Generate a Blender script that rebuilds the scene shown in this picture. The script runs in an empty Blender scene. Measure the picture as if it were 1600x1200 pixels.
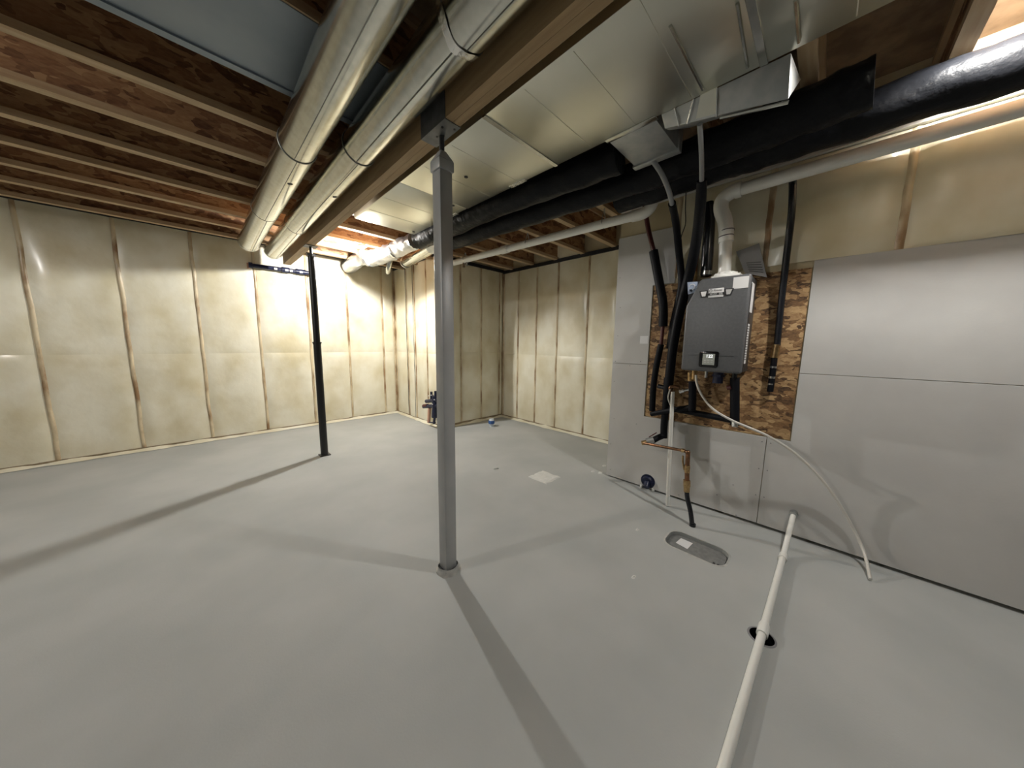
import bpy, bmesh, math, random
from mathutils import Vector, Matrix, noise
from mathutils.geometry import tessellate_polygon
random.seed(7)
S = bpy.context.scene
COL = S.collection

# ------------------------------------------------------------------ camera
FPX, PITCH, ROLL, YAW, CH = 483.456, math.radians(7.413), math.radians(0.742), math.radians(44.93), 1.36
fwd = Vector((math.cos(YAW)*math.cos(PITCH), math.sin(YAW)*math.cos(PITCH), -math.sin(PITCH)))
rt = fwd.cross(Vector((0, 0, 1))).normalized(); up = rt.cross(fwd)
cr = rt*math.cos(ROLL) + up*math.sin(ROLL); cu = -rt*math.sin(ROLL) + up*math.cos(ROLL)
CAM = Vector((0, 0, CH))
cd = bpy.data.cameras.new('camera'); cam = bpy.data.objects.new('camera', cd); COL.objects.link(cam)
cd.sensor_width = 36; cd.sensor_fit = 'HORIZONTAL'; cd.lens = 36*FPX/1600; cd.clip_start = .02; cd.clip_end = 60
M = Matrix((cr, cu, -fwd)).transposed().to_4x4(); M.translation = CAM; cam.matrix_world = M
S.camera = cam

def pt(x, y, X=None, Y=None, Z=None):
    """photo pixel -> point on the plane X=, Y= or Z="""
    d = fwd*FPX + cr*(x-800) - cu*(y-600)
    k, v = (0, X) if X is not None else (1, Y) if Y is not None else (2, Z)
    return CAM + d*((v-CAM[k])/d[k])

# ------------------------------------------------------------------ world, exposure
W = bpy.data.worlds.new('world'); S.world = W; W.use_nodes = True
W.node_tree.nodes['Background'].inputs[0].default_value = (.5, .55, .6, 1)
W.node_tree.nodes['Background'].inputs[1].default_value = .0
S.view_settings.view_transform = 'Standard'; S.view_settings.look = 'None'
S.view_settings.gamma = 1; S.view_settings.use_curve_mapping = False
S.view_settings.exposure = 0.15
# one bulb glows in the photograph; the other two stand outside it, where the shadows of post and pipes point to
LAMPS = [  # x, y, z, emission strength, label, name ending
    (1.61, 4.42, 2.525, 4100, 'bare bulb under a joist beside the foil duct', ''),
    (2.18, -.40, 2.665, 1950, 'bare bulb in a joist bay past the water heater', '_right_offscreen'),
    (-2.33, 2.70, 2.645, 2100, 'bare bulb in a joist bay away from the round ducts', '_left_offscreen'),
]

# ------------------------------------------------------------------ materials
MATS = {}
def mat(name, col, rough=.5, metal=0., col2=None, scale=8., bump=0., bscale=40., stretch=(1, 1, 1), coat=0., spec=.5,
        detail=4., lo=.35, hi=.65, emit=0., rvar=0.):
    m = bpy.data.materials.new(name); m.use_nodes = True; n = m.node_tree.nodes; l = m.node_tree.links
    b = n['Principled BSDF']; b.inputs['Roughness'].default_value = rough; b.inputs['Metallic'].default_value = metal
    b.inputs['Base Color'].default_value = (*col, 1); b.inputs['Specular IOR Level'].default_value = spec
    if coat: b.inputs['Coat Weight'].default_value = coat; b.inputs['Coat Roughness'].default_value = .18
    tc = n.new('ShaderNodeTexCoord'); mp = n.new('ShaderNodeMapping'); mp.inputs['Scale'].default_value = stretch
    geo = n.new('ShaderNodeNewGeometry'); l.new(geo.outputs['Position'], mp.inputs[0])
    if col2:
        t = n.new('ShaderNodeTexNoise'); t.inputs['Scale'].default_value = scale; t.inputs['Detail'].default_value = detail
        l.new(mp.outputs[0], t.inputs['Vector'])
        r = n.new('ShaderNodeValToRGB'); r.color_ramp.elements[0].position = lo; r.color_ramp.elements[1].position = hi
        r.color_ramp.elements[0].color = (*col, 1); r.color_ramp.elements[1].color = (*col2, 1)
        l.new(t.outputs['Fac'], r.inputs[0]); l.new(r.outputs[0], b.inputs['Base Color'])
        if rvar:
            q = n.new('ShaderNodeMapRange'); q.inputs[3].default_value = rough-rvar; q.inputs[4].default_value = rough+rvar
            l.new(t.outputs['Fac'], q.inputs[0]); l.new(q.outputs[0], b.inputs['Roughness'])
    if bump:
        t2 = n.new('ShaderNodeTexNoise'); t2.inputs['Scale'].default_value = bscale; t2.inputs['Detail'].default_value = 5
        l.new(mp.outputs[0], t2.inputs['Vector'])
        bp = n.new('ShaderNodeBump'); bp.inputs['Strength'].default_value = bump; bp.inputs['Distance'].default_value = .01
        l.new(t2.outputs['Fac'], bp.inputs['Height']); l.new(bp.outputs[0], b.inputs['Normal'])
    if emit:
        b.inputs['Emission Color'].default_value = (*col, 1); b.inputs['Emission Strength'].default_value = emit
    MATS[name] = m
    return m

def osb_mat(name, c0, c1, c2, stretch):
    m = bpy.data.materials.new(name); m.use_nodes = True; n = m.node_tree.nodes; l = m.node_tree.links
    b = n['Principled BSDF']; b.inputs['Roughness'].default_value = .7
    geo = n.new('ShaderNodeNewGeometry'); mp = n.new('ShaderNodeMapping'); mp.inputs['Scale'].default_value = stretch
    l.new(geo.outputs['Position'], mp.inputs[0])
    wv = n.new('ShaderNodeTexNoise'); wv.inputs['Scale'].default_value = 5; wv.inputs['Detail'].default_value = 2
    l.new(mp.outputs[0], wv.inputs['Vector'])
    mx = n.new('ShaderNodeMixRGB'); mx.blend_type = 'ADD'; mx.inputs[0].default_value = .35
    l.new(mp.outputs[0], mx.inputs[1]); l.new(wv.outputs['Color'], mx.inputs[2])
    v = n.new('ShaderNodeTexVoronoi'); v.inputs['Scale'].default_value = 9; v.inputs['Randomness'].default_value = 1
    l.new(mx.outputs[0], v.inputs['Vector'])
    sp = n.new('ShaderNodeSeparateColor'); l.new(v.outputs['Color'], sp.inputs[0])
    nz = n.new('ShaderNodeTexNoise'); nz.inputs['Scale'].default_value = 30; nz.inputs['Detail'].default_value = 6
    l.new(mp.outputs[0], nz.inputs['Vector'])
    ma = n.new('ShaderNodeMath'); ma.operation = 'MULTIPLY_ADD'; ma.inputs[1].default_value = .6
    l.new(sp.outputs[0], ma.inputs[0])
    m2 = n.new('ShaderNodeMath'); m2.operation = 'MULTIPLY'; m2.inputs[1].default_value = .45
    l.new(nz.outputs['Fac'], m2.inputs[0]); l.new(m2.outputs[0], ma.inputs[2])
    r = n.new('ShaderNodeValToRGB'); e = r.color_ramp.elements
    e[0].position = .18; e[0].color = (*c0, 1); e[1].position = .8; e[1].color = (*c2, 1)
    k = e.new(.48); k.color = (*c1, 1)
    l.new(ma.outputs[0], r.inputs[0]); l.new(r.outputs[0], b.inputs['Base Color'])
    bp = n.new('ShaderNodeBump'); bp.inputs['Strength'].default_value = .4; bp.inputs['Distance'].default_value = .004
    l.new(ma.outputs[0], bp.inputs['Height']); l.new(bp.outputs[0], b.inputs['Normal'])
    MATS[name] = m

mat('floor', (.388, .404, .396), .62, col2=(.452, .465, .454), scale=1.6, bump=.06, bscale=120, rvar=.05, spec=.3)
mat('poly', (.64, .575, .385), .36, col2=(.82, .79, .65), scale=2.6, bump=.75, bscale=5.5, coat=.35, stretch=(1, 1, .8), lo=.3, hi=.62)
mat('polystud', (.27, .16, .075), .45, col2=(.64, .54, .36), scale=7, lo=.34, hi=.58, coat=.3, bump=.2, stretch=(1, 1, .5))
mat('polybase', (.50, .42, .26), .6, col2=(.62, .55, .38), scale=4)
mat('concrete', (.27, .27, .26), .9, col2=(.34, .34, .325), scale=3, bump=.2)
mat('sill', (.20, .15, .09), .8, col2=(.33, .26, .16), scale=14)
mat('blackfilm', (.012, .012, .014), .55, bump=.5, bscale=20)
mat('drywall', (.50, .495, .48), .85, col2=(.565, .56, .54), scale=2.5, bump=.05, bscale=90)
mat('drywallpaste', (.60, .60, .58), .8, col2=(.52, .515, .50), scale=5)
osb_mat('osb', (.045, .022, .009), (.25, .135, .055), (.50, .33, .16), (2.8, 2.2, 4.4))
osb_mat('osbweb', (.10, .04, .018), (.27, .14, .065), (.42, .26, .13), (1.2, 3, 3))
mat('subfloor', (.16, .105, .06), .85, col2=(.27, .185, .11), scale=9)
mat('flange', (.42, .29, .165), .7, col2=(.52, .39, .24), scale=6, stretch=(.6, 6, 6))
mat('lvl', (.30, .20, .10), .65, col2=(.38, .265, .14), scale=7, stretch=(6, .5, 6), bump=.1)
mat('galv', (.50, .50, .455), .20, 1., col2=(.58, .58, .53), scale=26, rvar=.04, bump=.03, bscale=6)
mat('trunk', (.58, .58, .50), .30, 1., col2=(.64, .635, .56), scale=3, bump=.02, bscale=5)
mat('galvdull', (.42, .44, .44), .5, 1., col2=(.50, .51, .50), scale=20)
mat('seam', (.20, .20, .18), .5, .8)
mat('pan', (.22, .26, .30), .55, .5, col2=(.27, .31, .35), scale=3)
mat('foil', (.62, .63, .66), .28, 1., bump=.9, bscale=16)
mat('tape', (.68, .68, .66), .22, 1., bump=.6, bscale=30)
mat('postgrey', (.38, .39, .395), .42, .15, col2=(.44, .45, .45), scale=5, bump=.05)
mat('postblack', (.012, .012, .013), .4)
mat('steel', (.13, .135, .14), .5, .6, col2=(.18, .185, .19), scale=20)
mat('flexblack', (.006, .0065, .008), .40, bump=.9, bscale=14, spec=.13)
mat('foam', (.006, .0065, .009), .5, bump=.15, bscale=80, spec=.14)
mat('absblack', (.010, .011, .014), .22)
mat('navy', (.006, .009, .032), .35, col2=(.010, .016, .055), scale=30)
mat('blueabs', (.03, .10, .30), .35)
mat('pvc', (.80, .80, .75), .3, col2=(.85, .85, .81), scale=5)
mat('pvcgrey', (.30, .31, .32), .35)
mat('pex', (.085, .018, .015), .4)
mat('copper', (.30, .15, .08), .38, 1., col2=(.17, .10, .06), scale=30)
mat('brass', (.56, .40, .20), .32, 1., col2=(.36, .23, .11), scale=60)
mat('chrome', (.75, .75, .74), .2, 1.)
mat('heater', (.095, .098, .103), .42, col2=(.11, .113, .118), scale=60, bump=.03, bscale=300)
mat('heaterside', (.045, .047, .05), .4)
mat('white', (.78, .78, .78), .5)
mat('silver', (.55, .55, .54), .35, .6)
mat('ink', (.02, .02, .022), .6)
mat('inkgrey', (.22, .22, .23), .6)
mat('glossblack', (.006, .006, .007), .12)
mat('lcd', (.36, .38, .34), .3)
mat('lcdlit', (.9, .92, .95), .5, emit=1.2)
mat('bluepaper', (.42, .50, .66), .6)
mat('paper', (.27, .28, .29), .6)
mat('tubewhite', (.62, .60, .55), .35)
mat('cover', (.17, .175, .172), .6, col2=(.22, .225, .218), scale=40, bump=.25, bscale=120)
mat('plaster', (.62, .63, .60), .8, col2=(.70, .70, .67), scale=20, bump=.6, bscale=60)
mat('mortar', (.40, .40, .38), .8, col2=(.50, .50, .47), scale=30, bump=.4)
mat('pink', (.62, .36, .25), .5)
mat('whitecap', (.60, .66, .70), .45)
mat('porcelain', (.7, .7, .67), .3)

# ------------------------------------------------------------------ mesh helpers
class MB:
    def __init__(s): s.v = []; s.f = []
    def add(s, vs, fs):
        o = len(s.v); s.v += [Vector(p) for p in vs]; s.f += [[i+o for i in f] for f in fs]; return s
    def box(s, x0, x1, y0, y1, z0, z1):
        x0, x1 = min(x0, x1), max(x0, x1); y0, y1 = min(y0, y1), max(y0, y1); z0, z1 = min(z0, z1), max(z0, z1)
        return s.add([(x0,y0,z0),(x1,y0,z0),(x1,y1,z0),(x0,y1,z0),(x0,y0,z1),(x1,y0,z1),(x1,y1,z1),(x0,y1,z1)],
                     [(0,3,2,1),(4,5,6,7),(0,1,5,4),(1,2,6,5),(2,3,7,6),(3,0,4,7)])
    def hexa(s, b, t):  # 4 bottom points, 4 top points
        return s.add(list(b)+list(t), [(0,3,2,1),(4,5,6,7),(0,1,5,4),(1,2,6,5),(2,3,7,6),(3,0,4,7)])
    def prism(s, poly, ax, a0, a1):
        """poly of 2D points in the two other axes (ascending order), extruded along ax"""
        def p3(p, a):
            q = [p[0], p[1]]; q.insert(ax, a); return q
        n = len(poly); vs = [p3(p, a0) for p in poly]+[p3(p, a1) for p in poly]
        fs = [list(range(n))[::-1], list(range(n, 2*n))]+[(i, (i+1) % n, n+(i+1) % n, n+i) for i in range(n)]
        return s.add(vs, fs)
    def tube(s, path, r, seg=14, caps=True, rf=None):
        P = [Vector(p) for p in path]; n = len(P); R = r if isinstance(r, (list, tuple)) else [r]*n
        T = [(P[min(i+1, n-1)]-P[max(i-1, 0)]).normalized() for i in range(n)]
        a = Vector((0, 0, 1)) if abs(T[0].z) < .9 else Vector((1, 0, 0))
        u = T[0].cross(a).normalized(); vs = []
        for i in range(n):
            u = (u-T[i]*u.dot(T[i])).normalized(); w = T[i].cross(u)
            for k in range(seg):
                t = 2*math.pi*k/seg; rr = R[i]+(rf(i, k) if rf else 0)
                vs.append(P[i]+u*(rr*math.cos(t))+w*(rr*math.sin(t)))
        fs = [(i*seg+k, i*seg+(k+1) % seg, (i+1)*seg+(k+1) % seg, (i+1)*seg+k) for i in range(n-1) for k in range(seg)]
        if caps: fs += [list(range(seg))[::-1], [(n-1)*seg+k for k in range(seg)]]
        return s.add(vs, fs)
    def cyl(s, a, b, r, seg=16, r2=None): return s.tube([a, b], [r, r if r2 is None else r2], seg)
    def sphere(s, c, r, seg=12, rings=8, sc=(1, 1, 1)):
        c = Vector(c); vs = [c+Vector((0, 0, r*sc[2]))]; fs = []
        for i in range(1, rings):
            p = math.pi*i/rings
            for k in range(seg):
                t = 2*math.pi*k/seg
                vs.append(c+Vector((r*sc[0]*math.sin(p)*math.cos(t), r*sc[1]*math.sin(p)*math.sin(t), r*sc[2]*math.cos(p))))
        vs.append(c-Vector((0, 0, r*sc[2])))
        for k in range(seg): fs.append((0, 1+k, 1+(k+1) % seg))
        for i in range(rings-2):
            for k in range(seg): fs.append((1+i*seg+k, 1+(i+1)*seg+k, 1+(i+1)*seg+(k+1) % seg, 1+i*seg+(k+1) % seg))
        o = 1+(rings-2)*seg
        for k in range(seg): fs.append((o+seg, o+(k+1) % seg, o+k))
        return s.add(vs, fs)
    def grid(s, fn, nu, nv):
        vs = [fn(i/nu, j/nv) for j in range(nv+1) for i in range(nu+1)]
        return s.add(vs, [(j*(nu+1)+i, j*(nu+1)+i+1, (j+1)*(nu+1)+i+1, (j+1)*(nu+1)+i) for j in range(nv) for i in range(nu)])
    def build(s, name, m, parent=None, origin=None, smooth=True, bevel=0., segs=2):
        if parent is not None: o0 = Vector(parent['_o'])
        elif origin is not None: o0 = Vector(origin)
        else:
            xs = [p.x for p in s.v]; ys = [p.y for p in s.v]
            o0 = Vector(((min(xs)+max(xs))/2, (min(ys)+max(ys))/2, min(p.z for p in s.v)))
        me = bpy.data.meshes.new(name); me.from_pydata([p-o0 for p in s.v], [], s.f)
        bm = bmesh.new(); bm.from_mesh(me)
        bmesh.ops.recalc_face_normals(bm, faces=bm.faces)
        if bevel:
            es = [e for e in bm.edges if len(e.link_faces) == 2 and e.calc_face_angle(0) > .5]
            bmesh.ops.bevel(bm, geom=es, offset=bevel, segments=segs, profile=.5, affect='EDGES', clamp_overlap=True)
        bm.to_mesh(me); bm.free()
        if smooth:
            me.shade_smooth(); me.set_sharp_from_angle(angle=math.radians(38))
        me.materials.append(MATS[m])
        o = bpy.data.objects.new(name, me); COL.objects.link(o)
        if parent is not None: o.parent = parent; o['_o'] = parent['_o']
        else: o.location = o0; o['_o'] = tuple(o0)
        return o

def empty(name, loc):
    o = bpy.data.objects.new(name, None); COL.objects.link(o); o.location = loc; o['_o'] = tuple(loc); o.empty_display_size = .05; return o
def tag(o, label, cat, group=None):
    o['label'] = label; o['category'] = cat
    if group: o['group'] = group
    return o
def thing(name, loc, label, cat, group=None): return tag(empty(name, loc), label, cat, group)
def struct(o): o['kind'] = 'structure'; return o
def smoothpath(pts, n=6):
    P = [Vector(p) for p in pts]; out = []
    for i in range(len(P)-1):
        a, b, c, d = P[max(i-1, 0)], P[i], P[i+1], P[min(i+2, len(P)-1)]
        for k in range(n):
            t = k/n; out.append(.5*((2*b)+(c-a)*t+(2*a-5*b+4*c-d)*t*t+(3*b-a-3*c+d)*t**3))
    out.append(P[-1]); return out
def text_mesh(name, body, size, m, parent, pos, xdir, ydir, extrude=.0006, align='CENTER'):
    c = bpy.data.curves.new(name, 'FONT'); c.body = body; c.size = size; c.align_x = align; c.align_y = 'CENTER'; c.extrude = extrude
    t = bpy.data.objects.new(name, c); COL.objects.link(t)
    dg = bpy.context.evaluated_depsgraph_get(); me = bpy.data.meshes.new_from_object(t.evaluated_get(dg))
    bpy.data.objects.remove(t); bpy.data.curves.remove(c)
    x = Vector(xdir).normalized(); y = Vector(ydir).normalized(); z = x.cross(y)
    mm = Matrix((x, y, z)).transposed().to_4x4(); mm.translation = Vector(pos)-Vector(parent['_o'])
    me.transform(mm); me.materials.clear(); me.materials.append(MATS[m])
    o = bpy.data.objects.new(name, me); COL.objects.link(o); o.parent = parent; o['_o'] = parent['_o']; return o
def rrect(x0, x1, y0, y1, r, n=5):
    out = []
    for cx, cy, a in ((x1-r, y1-r, 0), (x0+r, y1-r, 90), (x0+r, y0+r, 180), (x1-r, y0+r, 270)):
        for k in range(n+1):
            t = math.radians(a+90*k/n); out.append((cx+r*math.cos(t), cy+r*math.sin(t)))
    return out

# ------------------------------------------------------------------ the room
W1, W2, W3, W4, DX = 5.772, 2.638, 4.172, 3.922, 2.904
JB, JT = 2.62, 2.92          # joist bottom / top
XL, YF = -4.6, -4.6
DRY_END = 1.48
COVER = rrect(2.165, 2.385, .30, .66, .07)
DRAIN_C = Vector((1.765, .07, 0)); DRAIN_R = .048
def make_floor():
    outer = [(XL, YF), (W4+.3, YF), (W4+.3, W1+.3), (XL, W1+.3)]
    drain = [(DRAIN_C.x+DRAIN_R*math.cos(2*math.pi*k/24), DRAIN_C.y+DRAIN_R*math.sin(2*math.pi*k/24)) for k in range(24)]
    loops = [outer, COVER, drain]
    pts = [p for lp in loops for p in lp]
    tris = tessellate_polygon([[Vector((x, y, 0)) for x, y in lp] for lp in loops])
    b = MB(); b.add([(x, y, 0) for x, y in pts], [tuple(t) for t in tris])
    for lp, dep in ((COVER, -.05), (drain, -.12)):
        n = len(lp); b.add([(x, y, 0) for x, y in lp]+[(x, y, dep) for x, y in lp],
                           [(i, (i+1) % n, n+(i+1) % n, n+i) for i in range(n)]+[list(range(n, 2*n))])
    b.add([(x, y, -.2) for x, y in outer], [(3, 2, 1, 0)])
    struct(b.build('floor', 'floor', origin=(0, 0, 0), smooth=False))
make_floor()

# ceiling: subfloor, I-joists one by one
ceil = struct(MB().box(XL, W4+.3, YF, W1+.3, JT, JT+.02).build('ceiling', 'subfloor', origin=(0, 0, JT), smooth=False))
JY = [2.05+.468*k for k in range(-13, 8)]
web_me = fl_me = None
def joist(y, x0, x1):
    def bx(z0, z1, w): return MB().box(x0, x1, y-w/2, y+w/2, z0, z1)
    w_ = bx(JB+.035, JT-.035, .011).build('floor_joist', 'osbweb', ceil, smooth=False)
    bx(JB, JB+.038, .062).build('bottom_flange', 'flange', w_, smooth=False)
    bx(JT-.038, JT, .062).build('top_flange', 'flange', w_, smooth=False)
for y in JY:
    if y < W3: joist(y, XL, W4 if y > DRY_END else DX+.6)
    else: joist(y, XL, W2)

# insulated walls under poly film
def wallbox(name, x0, x1, y0, y1, z1=JT): return struct(MB().box(x0, x1, y0, y1, 0, z1).build(name, 'polybase', origin=((x0+x1)/2, (y0+y1)/2, 0), smooth=False))
def insulate(wall, P0, udir, ndir, studs, z0, z1, seam, seed, stud_w=.038, plate=True):
    """studs: sorted positions along udir; batts fill the bays between them"""
    P0 = Vector(P0); u = Vector(udir); nn = Vector(ndir); rnd = random.Random(seed)
    def pos(s, z, d): return P0+u*s+nn*d+Vector((0, 0, z))
    for i in range(len(studs)-1):
        a, b = studs[i]+stud_w*.35, studs[i+1]-stud_w*.35
        amp = rnd.uniform(.014, .022); off = Vector((rnd.uniform(0, 50), rnd.uniform(0, 50), seed)); tilt = rnd.uniform(-.004, .004)
        for (za, zb) in ((z0, seam), (seam, z1)) if seam else ((z0, z1),):
            lowb = za == z0
            def fn(s, t, a=a, b=b, za=za, zb=zb, amp=amp, off=off, tilt=tilt, lowb=lowb):
                sm_ = t if not lowb else 1-t; e = (1-abs(2*s-1)**6)*(1-.6*(1-sm_)**34-.3*sm_**20)
                uu = a+(b-a)*s; zz = za+(zb-za)*t
                d = amp*e+tilt*e
                d += e*.014*noise.noise(Vector((uu*3.2, zz*2.2, 0))+off)
                d += e*.0045*noise.noise(Vector((uu*26, zz*4.5, 5))+off)*(abs(2*s-1)**2)
                d += e*.004*noise.noise(Vector((uu*6, zz*22, 9))+off)*((1-sm_)**4+.25)
                wob = .012*noise.noise(Vector((zz*5, s*3, 3))+off)*(4*s*(1-s))
                return pos(uu+wob, zz, d)
            MB().grid(fn, 16, 26).build('insulation_batt', 'poly', wall)
    for k, s in enumerate(studs):
        off = Vector((s*7, seed, 0)); nz = 18
        def fs(p, t):
            z = z0+(z1-z0)*t; w = stud_w*(1+.25*noise.noise(Vector((z*4, 0, 0))+off))
            cx = s+.010*noise.noise(Vector((z*2.5, 7, 0))+off)+.006*noise.noise(Vector((z*9, 2, 0))+off)
            prof = (.0, .011, .013, .011, .0)[int(round(p*4))]
            return pos(cx+(p-.5)*w, z, prof)
        MB().grid(fs, 4, nz).build('stud', 'polystud', wall)
    if plate:
        L0, L1 = studs[0], studs[-1]
        def box(s0, s1, d, za, zb):
            a = pos(s0, za, 0); b = pos(s1, zb, d); return MB().box(a.x, b.x, a.y, b.y, a.z, b.z)
        box(L0, L1, .016, 0.0, z0+.004).build('sill_plate', 'sill', wall, smooth=False)
        box(L0, L1, .030, z1, z1+.05).build('top_plate', 'blackfilm', wall, smooth=False)
        # ragged poly hem lying at the foot of the wall
        off = Vector((seed, 3, 1)); n = max(8, int((L1-L0)*14))
        def hem(s, t):
            uu = L0+(L1-L0)*s; k = noise.noise(Vector((uu*5, 0, 0))+off); k2 = noise.noise(Vector((uu*17, 2, 0))+off)
            return pos(uu, max(.004, (1-t)*(.034+.02*k)), .012+t*(.045+.03*k+.02*k2))
        MB().grid(hem, n, 3).build('film_hem', 'poly', wall)

w1 = wallbox('wall_left', XL, W2+.3, W1, W1+.3)
insulate(w1, (0, W1, 0), (1, 0, 0), (0, -1, 0), [XL+.1+.1*0]+[.62-.605*k for k in range(7, 0, -1)]+[.62, 1.243, 1.81, 2.40, W2-.02], .04, 2.70, 1.18, 11)
w2 = wallbox('wall_return', W2, W2+.3, W3+.2, W1+.3)
insulate(w2, (W2, 0, 0), (0, 1, 0), (-1, 0, 0), [W3+.02, 4.61, 5.0, 5.27, W1-.03], .04, 2.66, 1.18, 12)
for yy in (5.29, 5.03):
    MB().tube([(W2-.016, yy+.008*noise.noise(Vector((k*.6, yy, 1))), .05+k*.13) for k in range(21)], [.0035+.003*noise.noise(Vector((k*.9, yy, 4))) for k in range(21)], 6).build('dark_line', 'ink', w2)  # thin black wavering lines running up the return wall
w3 = wallbox('wall_back', W2, W4+.3, W3, W3+.3)
insulate(w3, (0, W3, 0), (1, 0, 0), (0, -1, 0), [W2+.02, 2.995, 3.42, 3.84, W4-.02], .05, 2.60, 1.21, 13)
w4 = wallbox('wall_right', W4, W4+.3, DRY_END-.1, W3+.3)
insulate(w4, (W4, 0, 0), (0, 1, 0), (-1, 0, 0), [1.5, 1.95, 2.417, 2.943, 3.365, 3.778, W3-.03], .04, 2.58, 1.18, 14)
wu = struct(MB().box(DX+.0127, W4+.3, YF, DRY_END-.01, .034, JT).box(DX+.10, W4+.3, YF, DRY_END-.01, 0, .034).build('wall_utility', 'polybase', origin=(W4-.3, -1.5, 0), smooth=False))  # real gap under the drywall
insulate(wu, (DX+.0127, 0, 0), (0, 1, 0), (-1, 0, 0), [-1.45, -.85, -.25, .36, .96], 1.93, 2.58, None, 15, plate=False)
struct(MB().box(XL-.3, W4+.3, YF-.3, YF, 0, JT).build('wall_front', 'concrete', origin=(0, YF-.15, 0), smooth=False))
struct(MB().box(XL-.3, XL, YF-.3, W1+.3, 0, JT).build('wall_far_left', 'concrete', origin=(XL-.15, 0, 0), smooth=False))

# drywall sheets on the utility wall, cut round the OSB backing board
OY0, OY1, OZ0, OZ1 = .106, 1.128, .704, 1.887
g = .006; SE = 1.183; DT = 2.36
def sheet(poly): return MB().prism(poly, 0, DX, DX+.0127).build('drywall_sheet', 'drywall', wu, smooth=False, bevel=.0012, segs=1)
sheet([(.955, OZ1+g), (OY1+g, OZ1+g), (OY1+g, SE+.002), (DRY_END, SE+.002), (DRY_END, DT+.004), (.955, DT-.006)])
sheet([(OY1+g, SE-.001), (OY1+g, OZ0-g), (.232, OZ0-g), (.232, .022), (DRY_END, .012), (DRY_END, SE-.001)])
sheet([(-3.9, .022), (.2285, .022), (.2285, OZ0-g), (OY0-g, OZ0-g), (OY0-g, SE-.001), (-3.9, SE-.001)])
sheet([(-3.9, SE+.002), (OY0-g, SE+.002), (OY0-g, 1.93), (-3.9, 1.93)])
for yy, zz in [(1.44, .08), (1.45, .35), (1.43, .62), (1.45, 1.0), (1.45, 1.20), (1.44, 1.45), (1.43, 1.72), (1.45, 2.0), (1.2, .61), (.95, .66), (.255, .24), (.205, .24),
               (.255, .45), (.205, .45), (.255, .66), (.205, .66), (.5, .15), (.78, .045), (.36, .03), (1.2, 1.21), (1.30, 1.165), (.4, .27)]:
    MB().cyl((DX+.001, yy, zz), (DX-.0012, yy, zz), .0045, 8).build('screw', 'inkgrey', wu, smooth=False)
def paste(name, pts):
    MB().prism([(pt(x, y, X=DX).y, pt(x, y, X=DX).z) for x, y in pts], 0, DX-.0012, DX+.001).build(name, 'drywallpaste', wu, smooth=False)
# end return of the utility wall
MB().box(DX+.001, W4, DRY_END-.012, DRY_END, .012, DT).build('drywall_sheet', 'drywall', wu, smooth=False)

MB().box(DX-.022, DX+.0127, -3.9, DRY_END-.01, 2.585, JB-.001).build('top_plate', 'drywallpaste', wu, smooth=False)
osb = MB().box(DX+.006, DX+.0127, OY0, OY1, OZ0, OZ1).build('backing_board', 'osb', smooth=False)
tag(osb, 'speckled brown OSB backing board set into the grey drywall', 'board')

# ------------------------------------------------------------------ beam and posts
BX0, BX1, BZ = .896, .979, 2.402
beam = thing('support_beam', ((BX0+BX1)/2, 2, BZ), 'brown laminated wood beam carried by the two steel posts', 'beam')
mid = (BX0+BX1)/2
MB().box(BX0, mid-.0006, YF, 5.36, BZ, JB).build('beam_ply', 'lvl', beam, smooth=False)
MB().box(mid+.0006, BX1, YF, 5.36, BZ, JB).build('beam_ply', 'lvl', beam, smooth=False)

PX, PY1, PY2 = .952, 1.476, 4.128
fp = thing('steel_post', (PX, PY1, 0), 'grey square steel post with stepped cap under the beam', 'post')
hw = .0375
MB().box(PX-hw, PX+hw, PY1-hw, PY1+hw, .02, 2.225).build('shaft', 'postgrey', fp, bevel=.006)
cb = MB().box(PX-.044, PX+.044, PY1-.044, PY1+.044, 2.225, 2.275)
cb.build('cap_collar', 'postgrey', fp, bevel=.004)
q = .044; q2 = .016
MB().hexa([(PX-q, PY1-q, 2.275), (PX+q, PY1-q, 2.275), (PX+q, PY1+q, 2.275), (PX-q, PY1+q, 2.275)],
          [(PX-q2, PY1-q2, 2.325), (PX+q2, PY1-q2, 2.325), (PX+q2, PY1+q2, 2.325), (PX-q2, PY1+q2, 2.325)]).build('cap_taper', 'postgrey', fp, bevel=.003)
th = []; zz = 2.315
while zz < BZ-.004: th += [((PX, PY1, zz), .0135), ((PX, PY1, zz+.003), .0115), ((PX, PY1, zz+.006), .0135)]; zz += .006
MB().tube([t[0] for t in th], [t[1] for t in th], 12).build('screw_rod', 'postblack', fp)
foot = MB(); off = Vector((3, 1, 4))
def footf(s, t):
    a = 2*math.pi*s; r = (.072-.016*t)*(1+.16*noise.noise(Vector((math.cos(a)*2, math.sin(a)*2, t*2))+off))
    return Vector((PX+r*math.cos(a), PY1+r*math.sin(a), .032*t))
foot.grid(footf, 20, 4).build('mortar_foot', 'mortar', fp)
MB().box(PX-.044, PX+.044, PY1-.044, PY1+.044, 0, .02).build('base_plate', 'steel', fp, smooth=False)
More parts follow.
